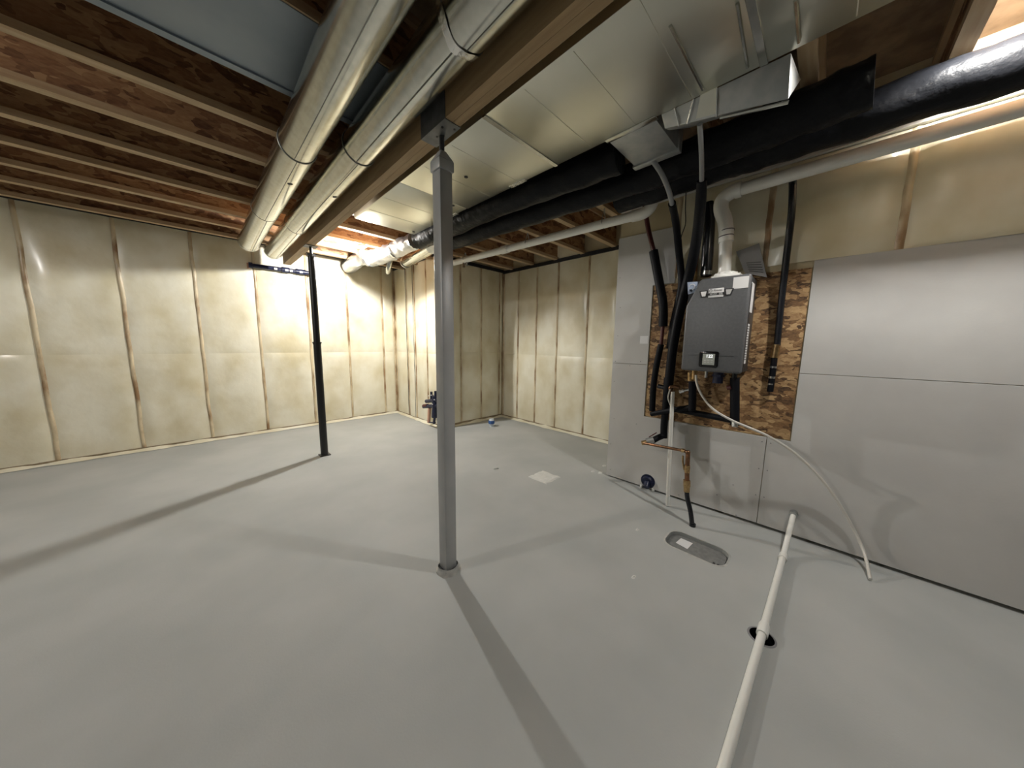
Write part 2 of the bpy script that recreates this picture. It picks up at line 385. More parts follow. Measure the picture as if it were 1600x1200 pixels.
# saddle bracket that wraps the beam above the grey post
sd = thing('beam_saddle', (mid, PY1-.06, BZ), 'dark grey steel saddle bracket wrapped around the beam', 'bracket')
sy0, sy1 = PY1-.12, PY1+.10
MB().box(BX0-.004, BX1+.004, sy0, sy1, BZ-.0045, BZ).build('bottom_plate', 'steel', sd, smooth=False)
MB().box(BX0-.004, BX0, sy0, sy1, BZ, BZ+.13).build('side_plate', 'steel', sd, smooth=False)
MB().box(BX1, BX1+.004, sy0, sy1, BZ, BZ+.13).build('side_plate', 'steel', sd, smooth=False)
for dx, dy in ((-.02, -.03), (.03, -.06), (.0, .05), (.02, .02)):
    MB().cyl((mid+dx, PY1+dy-.03, BZ-.004), (mid+dx, PY1+dy-.03, BZ-.007), .006, 8).build('bolt', 'postblack', sd)

rp = thing('steel_post', (PX, PY2, 0), 'black round steel post with a pinned collar under the beam', 'post')
MB().cyl((PX, PY2, .008), (PX, PY2, 1.34), .039, 24).build('lower_tube', 'postblack', rp)
MB().cyl((PX, PY2, 1.34), (PX, PY2, 2.30), .034, 24).build('upper_tube', 'postblack', rp)
MB().cyl((PX, PY2, 1.325), (PX, PY2, 1.35), .043, 24).build('collar', 'postblack', rp)
MB().cyl((PX-.036, PY2+.036, 1.345), (PX+.036, PY2-.036, 1.345), .007, 8).build('pin', 'postblack', rp)
MB().cyl((PX, PY2, 2.29), (PX, PY2, 2.315), .046, 6).build('nut', 'postblack', rp)
MB().cyl((PX, PY2, 2.31), (PX, PY2, BZ-.006), .015, 12).build('screw_rod', 'postblack', rp)
MB().box(PX-.06, PX+.06, PY2-.06, PY2+.06, BZ-.007, BZ).build('top_plate', 'steel', rp, smooth=False)
MB().box(PX-.055, PX+.055, PY2-.055, PY2+.055, 0, .009).build('base_plate', 'postblack', rp, smooth=False)

# ------------------------------------------------------------------ round ducts along the beam
def round_duct(xc, zc, r, yend, seams, holes, label):
    d = thing('round_duct', (xc, 2.2, zc-r), label, 'duct', 'round ducts beside the beam')
    ys = [-3.6]+[s for s in seams]+[yend]
    for i in range(len(ys)-1):
        a, b = ys[i], ys[i+1]
        MB().tube([(xc, a+.004, zc), (xc, a+.03, zc), (xc, b-.03, zc), (xc, b-.004, zc)], [r-.003*(i % 2), r-.003*(i % 2), r-.003*(i % 2), r-.003*(i % 2)], 40, caps=False).build('duct_section', 'galv', d)
        if i: MB().tube([(xc, a-.006, zc), (xc, a, zc), (xc, a+.006, zc)], [r-.001, r+.0022, r-.001], 40, caps=False).build('joint_bead', 'seam', d)
    # longitudinal lock seam
    for i in range(len(ys)-1):
        t = math.radians(-96+9*((i*7) % 3-1)); t2 = t+math.radians(10 if i == len(ys)-2 else 0)
        P = [(xc+(r+.0008)*math.cos(t+(t2-t)*k/6), ys[i]+.01+(ys[i+1]-ys[i]-.02)*k/6, zc+(r+.0008)*math.sin(t+(t2-t)*k/6)) for k in range(7)]
        MB().tube(P, .0015, 6).build('lock_seam', 'seam', d)
    for (hy, ha) in holes:
        t = math.radians(ha); nrm = Vector((math.cos(t), 0, math.sin(t))); c = Vector((xc, hy, zc))+nrm*(r-.004)
        MB().cyl(c, c+nrm*.0055, .015, 16).build('port_plug', 'ink', d)
    # end collar and hanging strap
    MB().tube([(xc, yend-.022, zc), (xc, yend-.012, zc), (xc, yend, zc)], [r+.001, r+.006, r+.004], 40, caps=False).build('end_collar', 'tape', d)
    MB().tube([(xc, yend-.02, zc), (xc, yend-.018, zc)], [r*.97, r*.97], 40).build('end_cap', 'galvdull', d)
    return d
D1 = round_duct(.497, 2.492, .098, 4.86, [-2.1, -.6, .9, 2.28, 3.55], [(2.62, -82)], 'round metal duct further from the wood beam')
D2 = round_duct(.757, 2.492, .094, 5.10, [-1.9, -.4, 1.02, 2.05, 3.75], [(2.62, -76)], 'round metal duct beside the wood beam')
# foil tape wrapped on the second duct joint
n = 28
def wrap(yc, w, xc, zc, r, sd_):
    def f(s, t):
        a = math.radians(-175+170*s); k = noise.noise(Vector((s*9, t*2, sd_)))
        return Vector((xc+(r+.004+.002*k)*math.cos(a), yc+(t-.5)*w*(1+.25*noise.noise(Vector((s*6, 3, sd_))))+.012*noise.noise(Vector((s*4, sd_, 1))), zc+(r+.004+.002*k)*math.sin(a)))
    return MB().grid(f, 36, 4)
wrap(1.03, .034, .757, 2.492, .094, 4).build('foil_tape', 'tape', D2)
wrap(.93, .030, .497, 2.492, .098, 8).build('foil_tape', 'tape', D1)

# ------------------------------------------------------------------ rectangular trunk
TX0, TX1, TY1, TZ = 1.082, 1.674, 3.141, 2.471
tr = thing('trunk_duct', ((TX0+TX1)/2, 1.5, TZ), 'wide flat sheet metal trunk duct running beside the beam', 'duct')
cuts = [-3.6, -1.2, .28, 1.30, 2.22, TY1]
for i in range(len(cuts)-1):
    a, b = cuts[i], cuts[i+1]
    bb = MB().box(TX0, TX1, a+.0015, b-.0015, TZ, JB-.004)
    bb.build('duct_section', 'trunk', tr, bevel=.012 if i == len(cuts)-2 else .004)
    nb = max(2, int((b-a)/.24))
    for k in range(1, nb):     # stiffening beads across the sheet
        y = a+(b-a)*k/nb
        MB().tube([(TX0+.02, y, TZ+.0008), (TX1-.02, y, TZ+.0008)], .0026, 6).build('bead', 'trunk', tr)
    if i and i < len(cuts)-2:
        MB().box(TX0-.001, TX1+.001, a-.013, a+.013, TZ-.0035, TZ+.01).build('slip_cleat', 'galv', tr, bevel=.001, segs=1)
for (x, y) in ((1.36, 1.82), (1.62, 3.05), (1.55, 2.25)):
    MB().cyl((x, y, TZ+.001), (x, y, TZ-.003), .013, 14).build('port_plug', 'ink', tr)
for y0, y1 in ((2.35, 2.62), (1.55, 1.7)):
    MB().box(TX1-.03, TX1+.004, y0, y1, TZ-.003, TZ+.02).build('foil_tape', 'tape', tr, bevel=.001, segs=1)
for x in (TX0+.02, TX1-.06):
    MB().box(x, x+.04, TY1-.001, TY1+.012, TZ+.03, JB).build('hanger_strap', 'galvdull', tr, smooth=False)

# side take-off and the tapered transition beside the trunk
bo = thing('takeoff_duct', (1.86, .82, TZ), 'short rectangular metal take-off duct on the side of the trunk', 'duct')
MB().box(TX1-.004, 2.03, .70, .95, TZ-.002, JB-.01).build('body', 'galvdull', bo, bevel=.004)
MB().box(2.005, 2.05, .69, .96, TZ-.012, JB-.012).build('end_flange', 'galvdull', bo, bevel=.003)
MB().box(TX1-.02, TX1+.016, .69, .96, TZ-.006, TZ+.03).build('collar', 'galv', bo, bevel=.002)
tz = thing('transition_duct', (1.9, .3, 2.3), 'tapered metal transition duct with bright cleats beside the take-off duct', 'duct')
MB().hexa([(1.73, .672, 2.435), (1.755, .20, 2.350), (1.80, .20, 2.385), (1.78, .672, 2.45)],
          [(1.675, .672, 2.474), (1.685, .20, 2.474), (2.085, .20, 2.60), (2.085, .672, 2.60)]).build('body', 'galvdull', tz, bevel=.004)
def face_pt(f, h):  # on the slanted left face: f 0..1 along, h 0 bottom .. 1 top
    b = Vector((1.73, .672, 2.435)).lerp(Vector((1.755, .20, 2.350)), f); t = Vector((1.675, .672, 2.474)).lerp(Vector((1.685, .20, 2.474)), f)
    return b.lerp(t, h)+Vector((-.004, 0, -.002))
for f0, f1 in ((.14, .13), (.22, .30), (.47, .49)):
    MB().tube([face_pt(f0, -.02), face_pt(f1, 1.0)], .004, 6).build('drive_cleat', 'tape', tz)
MB().add([face_pt(.30, .1), face_pt(.48, .1), face_pt(.49, 1.05), face_pt(.36, 1.05)], [(0, 1, 2, 3)]).build('foil_patch', 'trunk', tz)
MB().tube([face_pt(.5, 0)+Vector((.01, 0, -.006)), face_pt(1., 0)+Vector((.01, 0, -.006))], .007, 6).build('bottom_lip', 'galv', tz)
for (a, b) in (((1152, 5), (1168, 105)), ((1047, 40), (1098, 140)), ((1243, 0), (1248, 66))):
    A = pt(*a, Z=TZ-.003); B = pt(*b, Z=TZ-.003)
    MB().tube([A, B], .006, 6).build('drive_cleat', 'galv', tr)

# panning sheet between joists
pn = thing('joist_panning', (-.6, 1.8, JB-.004), 'blue-grey sheet metal panning nailed under the joists', 'sheet metal')
MB().box(-2.2, .86, 1.56, 2.035, JB-.004, JB).build('sheet', 'pan', pn, smooth=False)
MB().box(-2.2, .86, 2.035, 2.075, JB-.012, JB).build('flange', 'pan', pn, smooth=False)

# ------------------------------------------------------------------ black wrapped flex ducts
def flex(name, path, r, label, seed):
    P = smoothpath(path, 14); rnd = Vector((seed*3.1, seed, 2))
    def rf(i, k):
        a = 2*math.pi*k/22
        return r*(.10*noise.noise(Vector((math.cos(a)*1.5, math.sin(a)*1.5, i*.22))+rnd)+.05*noise.noise(Vector((math.cos(a)*5, math.sin(a)*5, i*.5))+rnd))
    o = MB().tube(P, r, 22, rf=rf).build(name, 'flexblack')
    return tag(o, label, 'duct', 'black wrapped flexible ducts under the joists')
flex('flex_duct', [(1.80, 3.25, 2.48), (1.80, 2.6, 2.485), (1.81, 1.9, 2.49), (1.85, 1.35, 2.49), (1.89, .99, 2.50)], .098, 'black wrapped flexible duct hugging the side of the trunk', 1)
flex('flex_duct', [(2.06, 3.05, 2.49), (2.09, 2.5, 2.49), (2.13, 1.9, 2.49), (2.17, 1.3, 2.49), (2.195, .95, 2.49), (2.18, .55, 2.49), (2.16, .15, 2.49), (2.15, -.04, 2.50)], .098, 'black wrapped flexible duct between trunk and white drain pipe', 2)
flex('flex_duct', [(2.40, 1.25, 2.49), (2.405, .8, 2.495), (2.41, .5, 2.50), (2.41, .2, 2.50), (2.42, -.2, 2.505), (2.43, -.7, 2.505), (2.43, -1.4, 2.505)], .098, 'black wrapped flexible duct between the white flue and the take-off duct', 3)
# zip tie and tag hanging
zt = MB().tube(smoothpath([pt(880, 282, X=2.02), pt(874, 290, X=2.02), pt(869, 300, X=2.02)], 4), .003, 6).build('cable_tie', 'white')
tag(zt, 'white cable tie hanging from a black wrapped duct', 'cable tie')

# ------------------------------------------------------------------ foil elbow and small ducts by the bulb
P = smoothpath([pt(648, 376, Z=2.53), pt(628, 386, Z=2.53), pt(603, 397, Z=2.53), pt(582, 404, Z=2.53), pt(565, 403, Z=2.57), Vector((1.86, W1+.02, 2.60))], 10)
rr = [.086+.02*min(1, i/25) for i in range(len(P))]
def rf(i, k):
    a = 2*math.pi*k/24; return .016*noise.noise(Vector((math.cos(a)*2.2, math.sin(a)*2.2, i*.28)))+.013*noise.noise(Vector((math.cos(a)*6, math.sin(a)*6, i*.7)))
fo = tag(MB().tube(P, rr, 24, rf=rf).build('foil_duct', 'foil'), 'crumpled silver foil insulated duct elbow by the bulb', 'duct')
def ring_at(i, r, w, m, name, par):
    a = P[i]; t = (P[i+1]-P[i-1]).normalized(); return MB().tube([a-t*w, a+t*w], [r, r], 24, caps=False).build(name, m, par)
ring_at(14, .104, .022, 'tape', 'tape_band', fo); ring_at(30, .112, .02, 'bluepaper', 'tape_band', fo)
md = thing('round_duct', pt(650, 402, Z=2.46), 'small shiny round metal duct behind the foil elbow', 'duct')
A = pt(634, 410, Z=2.52); B = pt(676, 385, Z=2.53)
dv = (B-A).normalized()
MB().tube([A, A+dv*.02, B], [.070, .075, .075], 28).build('pipe', 'galv', md)
MB().tube(smoothpath([B-dv*.03, B+dv*.08, B+dv*.2, B+dv*.4], 4), .080, 28).build('elbow', 'galvdull', md)
MB().tube([A-dv*.01, A+dv*.012], .081, 28).build('end_collar', 'tape', md)
MB().tube(smoothpath([pt(607, 408, Z=2.5)+Vector((.05, .05, .04)), pt(607, 418, Z=2.44), pt(606, 425, Z=2.41)], 4), .035, 16).build('drop_stub', 'galv', fo)

# ------------------------------------------------------------------ white drain line under the joists
dp = thing('drain_pipe', (2.74, 2.6, 2.45), 'long white plastic pipe slung under the joists towards the corner', 'pipe')
A = Vector((2.735, 4.02, 2.53)); B = Vector((2.765, 1.30, 2.478))
MB().tube([A, B], .040, 20).build('pipe', 'pvc', dp)
C0 = A.lerp(B, .40); C1 = A.lerp(B, .425)
MB().tube([A.lerp(B, .395), A.lerp(B, .435)], .048, 20).build('coupling', 'pvc', dp)
MB().tube(smoothpath([B, B+Vector((0, -.10, 0)), B+Vector((0, -.16, .04)), B+Vector((0, -.18, .13))], 5), .047, 20).build('elbow', 'pvc', dp)
for f in (.12, .55, .9):
    c = A.lerp(B, f); MB().tube([c+Vector((0, 0, JB-c.z)), c+Vector((.044, 0, 0)), c-Vector((0, 0, .044)), c-Vector((.044, 0, 0)), c+Vector((0, 0, JB-c.z))], .004, 6).build('hanger_wire', 'galvdull', dp)
st = A.lerp(B, .10)
MB().cyl(st+Vector((0, -.02, -.03)), st+Vector((0, -.02, -.10)), .018, 12).build('stub', 'chrome', dp)
MB().cyl(st+Vector((.0, -.09, -.03)), st+Vector((.0, -.09, -.09)), .014, 12).build('stub', 'galvdull', dp)

# ------------------------------------------------------------------ blue drain line high on the left wall
bl = thing('drain_pipe', (.93, W1-.06, 2.35), 'dark blue plastic drain pipe with white stickers high on the insulated wall', 'pipe')
A = Vector((.56, W1-.075, 2.385)); B = Vector((1.33, W1-.075, 2.395))
MB().tube([A, B], .030, 16).build('pipe', 'navy', bl)
for f0, f1 in ((0, .05), (.48, .60), (.70, .86), (.93, 1.02)):
    MB().tube([A.lerp(B, f0), A.lerp(B, f1)], .040, 16).build('coupling', 'navy', bl)
for f in (.38, .55, .62, .78):
    c = A.lerp(B, f)+Vector((0, -.0415, -.008)); MB().box(c.x-.018, c.x+.018, c.y-.001, c.y+.012, c.z-.013, c.z+.013).build('sticker', 'white', bl, smooth=False)
MB().box(.545, .575, W1-.05, W1, 2.35, 2.42).build('bracket', 'pink', bl, smooth=False)

# ------------------------------------------------------------------ tankless water heater
HX, HY0, HY1, HZ0, HZ1 = 2.615, .385, .768, 1.172, 1.845
ht = thing('water_heater', (2.77, .575, HZ0), 'charcoal tankless water heater mounted on the OSB board', 'water heater')
MB().box(HX+.05, DX+.005, HY0+.006, HY1-.004, HZ0+.004, HZ1-.002).build('body', 'heaterside', ht, bevel=.012)
cov = [(HY0, HZ0), (HY1, HZ0+.004), (HY1, 1.655), (HY1-.085, HZ1), (HY0, HZ1)]
MB().prism(cov, 0, HX, HX+.055).build('front_cover', 'heater', ht, bevel=.018, segs=4)
MB().box(HX-.003, HX+.01, HY0+.05, HY1-.05, 1.296, 1.300).build('groove_strip', 'heater', ht, smooth=False)  # raised strip added so its cast shadow draws the panel groove
MB().box(HX+.045, HX+.058, HY0-.001, HY1+.001, HZ0+.01, HZ1-.06).build('cover_gasket', 'ink', ht, smooth=False)
# control panel
_c = pt(1107, 561.5, X=HX-.006); cy, cz = _c.y, _c.z
pbz = MB().prism(rrect(cy-.061, cy+.061, cz-.058, cz+.058, .014), 0, HX-.006, HX+.004).build('control_panel', 'glossblack', ht, bevel=.002)
MB().box(HX-.0072, HX-.004, cy-.038, cy+.038, cz-.040, cz+.040).build('screen', 'lcd', pbz, smooth=False)
text_mesh('screen_digits', '122', .030, 'lcdlit', pbz, (HX-.0078, cy-.004, cz+.022), (0, -1, 0), (0, 0, 1))
for iy in range(3):
    for iz in range(2):
        MB().box(HX-.0082, HX-.0065, cy+.028-iy*.021-.014, cy+.028-iy*.021, cz-.011-iz*.014, cz-.004-iz*.014).build('button', 'silver', pbz, smooth=False)
# badge
_c = pt(1118.5, 457.5, X=HX-.005); by, bz = _c.y, _c.z
bd = MB().box(HX-.005, HX+.002, by-.046, by+.046, bz-.031, bz+.031).build('badge', 'silver', ht, bevel=.002); bd.data.materials.clear(); bd.data.materials.append(MATS['white'])
MB().box(HX-.0058, HX-.0045, by-.047, by+.047, bz-.016, bz+.001).build('dark_band', 'ink', bd, smooth=False)
MB().box(HX-.0065, HX-.005, by-.040, by-.020, bz-.013, bz-.002).build('white_box', 'white', bd, smooth=False)
for s_ in (1, -1):
    o_ = MB().prism([(by+s_*.050, bz+.022), (by+s_*.104, bz+.022), (by+s_*.091, bz-.024), (by+s_*.056, bz-.024)], 0, HX-.003, HX+.002).build('badge_wing', 'ink', bd, smooth=False)
    MB().prism([(by+s_*.058, bz+.016), (by+s_*.096, bz+.016), (by+s_*.085, bz-.018), (by+s_*.064, bz-.018)], 0, HX-.0045, HX+.002).build('wing_inlay', 'silver', o_, smooth=False)
    MB().box(HX-.004, HX+.002, by+s_*.042, by+s_*.062, bz-.020, bz-.002).build('wing_link', 'ink', bd, smooth=False)
MB().tube([(HX-.0062, by+.032+.009*math.cos(t*.3927), bz+.017+.010*math.sin(t*.3927)) for t in range(17)], .0016, 6).build('emblem', 'inkgrey', bd)
text_mesh('lettering', 'Rinnai', .021, 'inkgrey', bd, (HX-.0056, by-.012, bz+.017), (0, -1, 0), (0, 0, 1))
text_mesh('lettering', 'SENSEI', .015, 'silver', bd, (HX-.0064, by+.014, bz-.0075), (0, -1, 0), (0, 0, 1))
text_mesh('lettering', 'RX', .012, 'ink', bd, (HX-.0070, by-.030, bz-.0075), (0, -1, 0), (0, 0, 1))
# stickers
MB().box(HX-.0012, HX+.002, HY0+.012, HY0+.098, 1.752, 1.828).build('sticker', 'white', ht, smooth=False)
MB().box(HX+.085, HX+.20, HY0+.0045, HY0+.009, 1.60, 1.80).build('side_label', 'white', ht, smooth=False)
sl = MB().box(HX+.085, HX+.17, HY0+.0045, HY0+.009, 1.24, 1.52).build('side_label', 'white', ht, smooth=False)
for k in range(14): MB().box(HX+.092, HX+.160, HY0+.0040, HY0+.006, 1.50-k*.018, 1.507-k*.018).build('printed_line', 'inkgrey', sl, smooth=False)
# fittings below
for y_, r_, m_, z_ in ((.70, .019, 'brass', 1.10), (.54, .035, 'navy', 1.085), (.44, .018, 'absblack', 1.09), (.62, .012, 'chrome', 1.12)):
    MB().cyl((2.74, y_, HZ0+.01), (2.74, y_, z_), r_, 16).build('port', m_, ht)
MB().cyl((2.74, .54, 1.15), (2.74, .54, 1.135), .042, 6).build('port_nut', 'navy', ht)
# flue collar on top
MB().cyl((2.755, .567, HZ1-.004), (2.755, .567, HZ1+.03), .052, 24).build('flue_collar', 'pvc', ht)

fl = thing('flue_pipe', (2.755, .567, HZ1), 'white plastic flue pipe rising from the water heater and turning along the wall', 'pipe')
E1 = Vector((2.755, .60, 2.42))
low = [Vector((2.755, .567, HZ1+.02)), Vector((2.755, .580, 2.13))]
MB().tube(low, .040, 22).build('riser', 'pvc', fl)
MB().tube([Vector((2.755, .578, 2.11)), Vector((2.755, .584, 2.20))], .046, 22).build('coupling', 'pvc', fl)
bend = [Vector((2.755, .584, 2.19)), Vector((2.757, .60, 2.27)), Vector((2.758, .628, 2.345)), Vector((2.758, .625, 2.41)), Vector((2.757, .575, 2.445)), Vector((2.756, .53, 2.450))]
MB().tube(smoothpath(bend, 5), .0465, 22).build('elbow', 'pvc', fl)
MB().tube([Vector((2.756, .55, 2.449)), Vector((2.756, .515, 2.450))], .051, 22).build('elbow_hub', 'pvc', fl)
MB().tube([Vector((2.756, .53, 2.449)), Vector((2.75, -2.6, 2.49))], .040, 22).build('horizontal_run', 'pvc', fl)
for zc_ in (2.145, 2.185): MB().tube([Vector((2.755, .580, zc_)), Vector((2.755, .5805, zc_+.006))], .0475, 22, caps=False).build('joint_line', 'ink', fl)
# crumpled white bag round the flue foot
def bag(s, t):
    a = 2*math.pi*s; k = noise.noise(Vector((math.cos(a)*2, math.sin(a)*2, t*3))); k2 = noise.noise(Vector((math.cos(a)*5, math.sin(a)*5, t*5+4)))
    r = .052+.055*t*(1+.7*k)+.015*k2
    return Vector((2.74+min(r, .1)*math.cos(a)*.8, .555+r*math.sin(a), HZ1+.048-.042*t+.022*k2*(1-abs(2*t-1))))
bgo = MB().grid(bag, 30, 7).build('plastic_bag', 'pvc')
tag(bgo, 'crumpled white plastic sheet around the foot of the flue', 'plastic sheet')
# booklet leaning behind the heater
bk = thing('manual_packet', (2.85, .38, HZ1), 'grey printed manual packet tucked behind the water heater top', 'booklet')
q_ = [pt(1150, 393, X=2.84), pt(1186, 380, X=2.86), pt(1198, 433, X=2.86), pt(1164, 427, X=2.84)]
MB().hexa([p+Vector((0, 0, 0)) for p in q_], [p+Vector((.012, 0, 0)) for p in q_]).build('packet', 'paper', bk, smooth=False)
for k in range(5):
    f = .55+k*.08; a = q_[0].lerp(q_[3], f).lerp(q_[1].lerp(q_[2], f), .25); b = q_[0].lerp(q_[3], f).lerp(q_[1].lerp(q_[2], f), .9)
    MB().tube([a-Vector((.001, 0, 0)), b-Vector((.001, 0, 0))], .0018, 5).build('printed_line', 'ink', bk)

# ------------------------------------------------------------------ insulated pipes round the heater
def pipe(name, segs, label, cat='pipe', base=None, group=None):
    """segs: list of (part name, path, radius, material)"""
    b = base or Vector(segs[-1][1][-1]); t = thing(name, b, label, cat, group)
    for pn_, path, r, m in segs: MB().tube(path, r, 16).build(pn_, m, t)
    return t
XP = 2.845
sp = lambda pts, X=XP, n=5: smoothpath([pt(x, y, X=X if len(p) < 3 else p[2]) for p in pts for x, y in [p[:2]]], n)
def ppath(*pts, n=5): return smoothpath([pt(p[0], p[1], X=p[2]) for p in pts], n)

# dark red tube entering foam, leftmost
pipe('insulated_pipe', [
    ('red_tube', ppath((1007, 318, 2.80), (1013, 358, 2.81), (1024, 402, 2.83)), .019, 'pex'),
    ('foam_sleeve', ppath((1021, 392, 2.83), (1028, 430, 2.84), (1036, 475, 2.845), (1036, 510, 2.85)), .036, 'foam'),
    ('red_tube', ppath((1036, 508, 2.85), (1034, 528, 2.85), (1032, 545, 2.85)), .015, 'pex'),
    ('foam_sleeve', ppath((1033, 538, 2.85), (1026, 570, 2.85), (1021, 605, 2.85), (1019, 642, 2.85)), .026, 'foam')],
    'black foam sleeved dark red pipe at the edge of the OSB board')
pipe('insulated_pipe', [
    ('grey_tube', ppath((1019, 250, 2.03), (1034, 272, 2.035), (1045, 298, 2.07), (1050, 319, 2.225)), .014, 'pvcgrey'),
    ('foam_sleeve', ppath((1050, 318, 2.22), (1056, 348, 2.52), (1061, 395, 2.80), (1065, 440, 2.86), (1060, 470, 2.868), (1052, 505, 2.875), (1046, 545, 2.878)), [.023]*4+[.025]*4+[.027]*23, 'foam')],
    'black foam sleeved pipe with a bent grey tube on top')
pipe('insulated_pipe', [
    ('grey_tube', ppath((1093.5, 194, 1.80), (1096, 240, 1.95), (1096.5, 290, 2.045)), .012, 'pvcgrey'),
    ('foam_sleeve', ppath((1096.5, 282, 2.035), (1094, 325, 2.16), (1088, 375, 2.50), (1078, 425, 2.74), (1064, 480, 2.78), (1052, 540, 2.79), (1046, 590, 2.79), (1043, 615, 2.79)), [.025+.011*min(1, k/14) for k in range(36)], 'foam')],
    'black foam sleeved pipe with a straight grey tube on top')
pipe('intake_pipe', [
    ('pipe', ppath((1106, 318, 2.80), (1108, 345, 2.80), (1106, 390, 2.80), (1103, 432, 2.80)), .040, 'absblack'),
    ('clamp', ppath((1104, 424, 2.80), (1103, 430, 2.80)), .044, 'chrome')],
    'glossy black air intake pipe behind the foam sleeves on the heater top')
pipe('copper_pipe', [('tube', ppath((1089, 392, 2.86), (1086, 412, 2.86), (1084, 437, 2.86)), .022, 'copper'),
                     ('fitting', ppath((1084, 425, 2.86), (1083, 440, 2.86)), .028, 'brass')],
     'short copper pipe with a brass fitting beside the heater top')
a_ = [pt(1074, 441, X=2.66), pt(1090, 440, X=2.66), pt(1089, 456, X=2.66), pt(1075, 460, X=2.66)]
tg = thing('paper_tag', a_[3], 'light blue paper tag hanging on the foam pipe by the heater', 'tag')
MB().hexa(a_, [p+Vector((.003, 0, 0)) for p in a_]).build('tag_sheet', 'bluepaper', tg, smooth=False)
c_ = (a_[0]+a_[2])/2
MB().tube([c_+Vector((-.002, .02*math.cos(t*.3927), .02*math.sin(t*.3927))) for t in range(13)], .0025, 5).build('printed_ring', 'white', tg)

tag(MB().tube(ppath((1072, 300, 2.86), (1071, 325, 2.88), (1071, 350, 2.885), (1064, 372, 2.885), (1063, 400, 2.885)), .004, 8).build('cable', 'ink'), 'thin black cable hanging on the wall behind the foam pipes', 'cable')
# lower loop: foam elbow lines under the heater
pipe('insulated_pipe', [
    ('foam_sleeve', ppath((1082, 596, 2.75), (1082, 625, 2.75), (1081, 642, 2.75)), .028, 'foam'),
    ('foam_sleeve', ppath((1083, 636, 2.75), (1050, 641, 2.78), (1018, 647, 2.83)), .022, 'foam'),
    ('brass_nut', ppath((1079, 582, 2.75), (1079, 595, 2.75)), .022, 'brass'),
    ('valve_stub', ppath((1081, 608, 2.75), (1064, 611, 2.74)), .011, 'chrome'),
    ('valve_cap', ppath((1069, 610, 2.74), (1062, 612, 2.74)), .018, 'chrome')],
    'black foam sleeved inlet pipe with brass nut under the heater')
pipe('insulated_pipe', [
    ('foam_sleeve', ppath((1148, 590, 2.75), (1148, 625, 2.75), (1148, 664, 2.75)), .030, 'foam'),
    ('foam_sleeve', ppath((1146, 657, 2.75), (1100, 648, 2.78), (1058, 640, 2.81), (1042, 636, 2.83)), .024, 'foam'),
    ('end_cap', ppath((1148, 660, 2.73), (1148, 667, 2.72)), .020, 'galvdull'),
    ('valve_stub', ppath((1147, 604, 2.75), (1136, 606, 2.74)), .012, 'chrome'),
    ('valve_cap', ppath((1142, 605, 2.73), (1136, 606, 2.73)), .017, 'pex')],
    'black foam sleeved outlet pipe with a capped lower end under the heater')
pipe('insulated_pipe', [
    ('foam_sleeve', ppath((1043, 590, 2.82), (1041, 625, 2.82), (1038, 660, 2.82), (1037, 684, 2.82), n=4), .029, 'foam'),
    ('foam_sleeve', ppath((1038, 680, 2.82), (1028, 684, 2.78), (1019, 689, 2.74)), .026, 'foam'),
    ('tee', ppath((1028, 603, 2.82), (1043, 607, 2.82)), .020, 'absblack'),
    ('union', ppath((1021, 687, 2.74), (1010, 690, 2.71)), .027, 'galvdull'),
    ('nut', ppath((1012, 691, 2.71), (1003, 692, 2.70)), .020, 'brass'),
    ('lever', ppath((1014, 683, 2.72), (1026, 676, 2.74)), .0045, 'pex')],
    'black foam sleeved pipe dropping to a valve below the OSB board')

pb = pt(1082, 822, Z=0)
top = pt(1073, 766, X=pb.x+.03)
cw = thing('water_service', pb, 'black supply pipe rising from the floor into brass and copper fittings', 'pipe')
MB().tube(smoothpath([pb+Vector((0, 0, -.01)), pt(1079, 800, X=pb.x+.012), pt(1074, 778, X=pb.x+.025), top], 6), .017, 14).build('supply_hose', 'absblack', cw)
MB().cyl(pb+Vector((0, 0, -.002)), pb+Vector((0, 0, .02)), .022, 14).build('floor_sleeve', 'absblack', cw)
XB = pb.x+.03
bp_ = lambda x, y: pt(x, y, X=XB)
for a, b, r, m, nm in (((1073, 768), (1073, 755), .022, 'brass', 'compression_nut'), ((1073, 760), (1073, 750), .026, 'brass', 'hex_nut'), ((1073.5, 752), (1073.5, 738), .017, 'copper', 'tube'),
                       ((1073.5, 738), (1074, 727), .020, 'brass', 'valve_body'), ((1074, 728), (1075, 709), .016, 'copper', 'tube')):
    MB().cyl(bp_(*a), bp_(*b), r, 14 if nm != 'hex_nut' else 6).build(nm, m, cw)
MB().tube(smoothpath([bp_(1069, 734), bp_(1067, 722), bp_(1067, 712)], 4), .007, 8).build('valve_lever', 'brass', cw)
cpth = [bp_(1075, 710), bp_(1074, 706), bp_(1069, 704.5), pt(1004, 692, X=2.70)]
MB().tube(cpth, .0115, 12).build('copper_tube', 'copper', cw)
MB().cyl(bp_(1070, 704.5), bp_(1065, 703.5), .016, 12).build('solder_fitting', 'brass', cw)
MB().sphere(bp_(1074.5, 707), .019).build('elbow', 'copper', cw)

wb = pt(1043, 790, Z=0.004)
wt = thing('discharge_tube', wb, 'thin white upright plastic tube from the relief valve to the floor', 'pipe')
wx = wb.x
MB().tube([wb, pt(1046, 720, X=wx+.005), pt(1049, 660, X=wx+.01), pt(1051, 612, X=wx+.012)], .0155, 14).build('tube', 'pvc', wt)
MB().tube(smoothpath([pt(1051, 618, X=wx+.012), pt(1047, 606, X=wx+.012), pt(1055, 604, X=wx+.02), pt(1062, 606, X=wx+.02)], 4), .013, 10).build('relief_valve', 'copper', wt)
MB().tube(smoothpath([pt(1047, 608, X=wx+.0), pt(1044, 622, X=wx+.0), pt(1048, 634, X=wx+.005)], 5), .006, 8).build('drip_loop', 'tubewhite', wt)

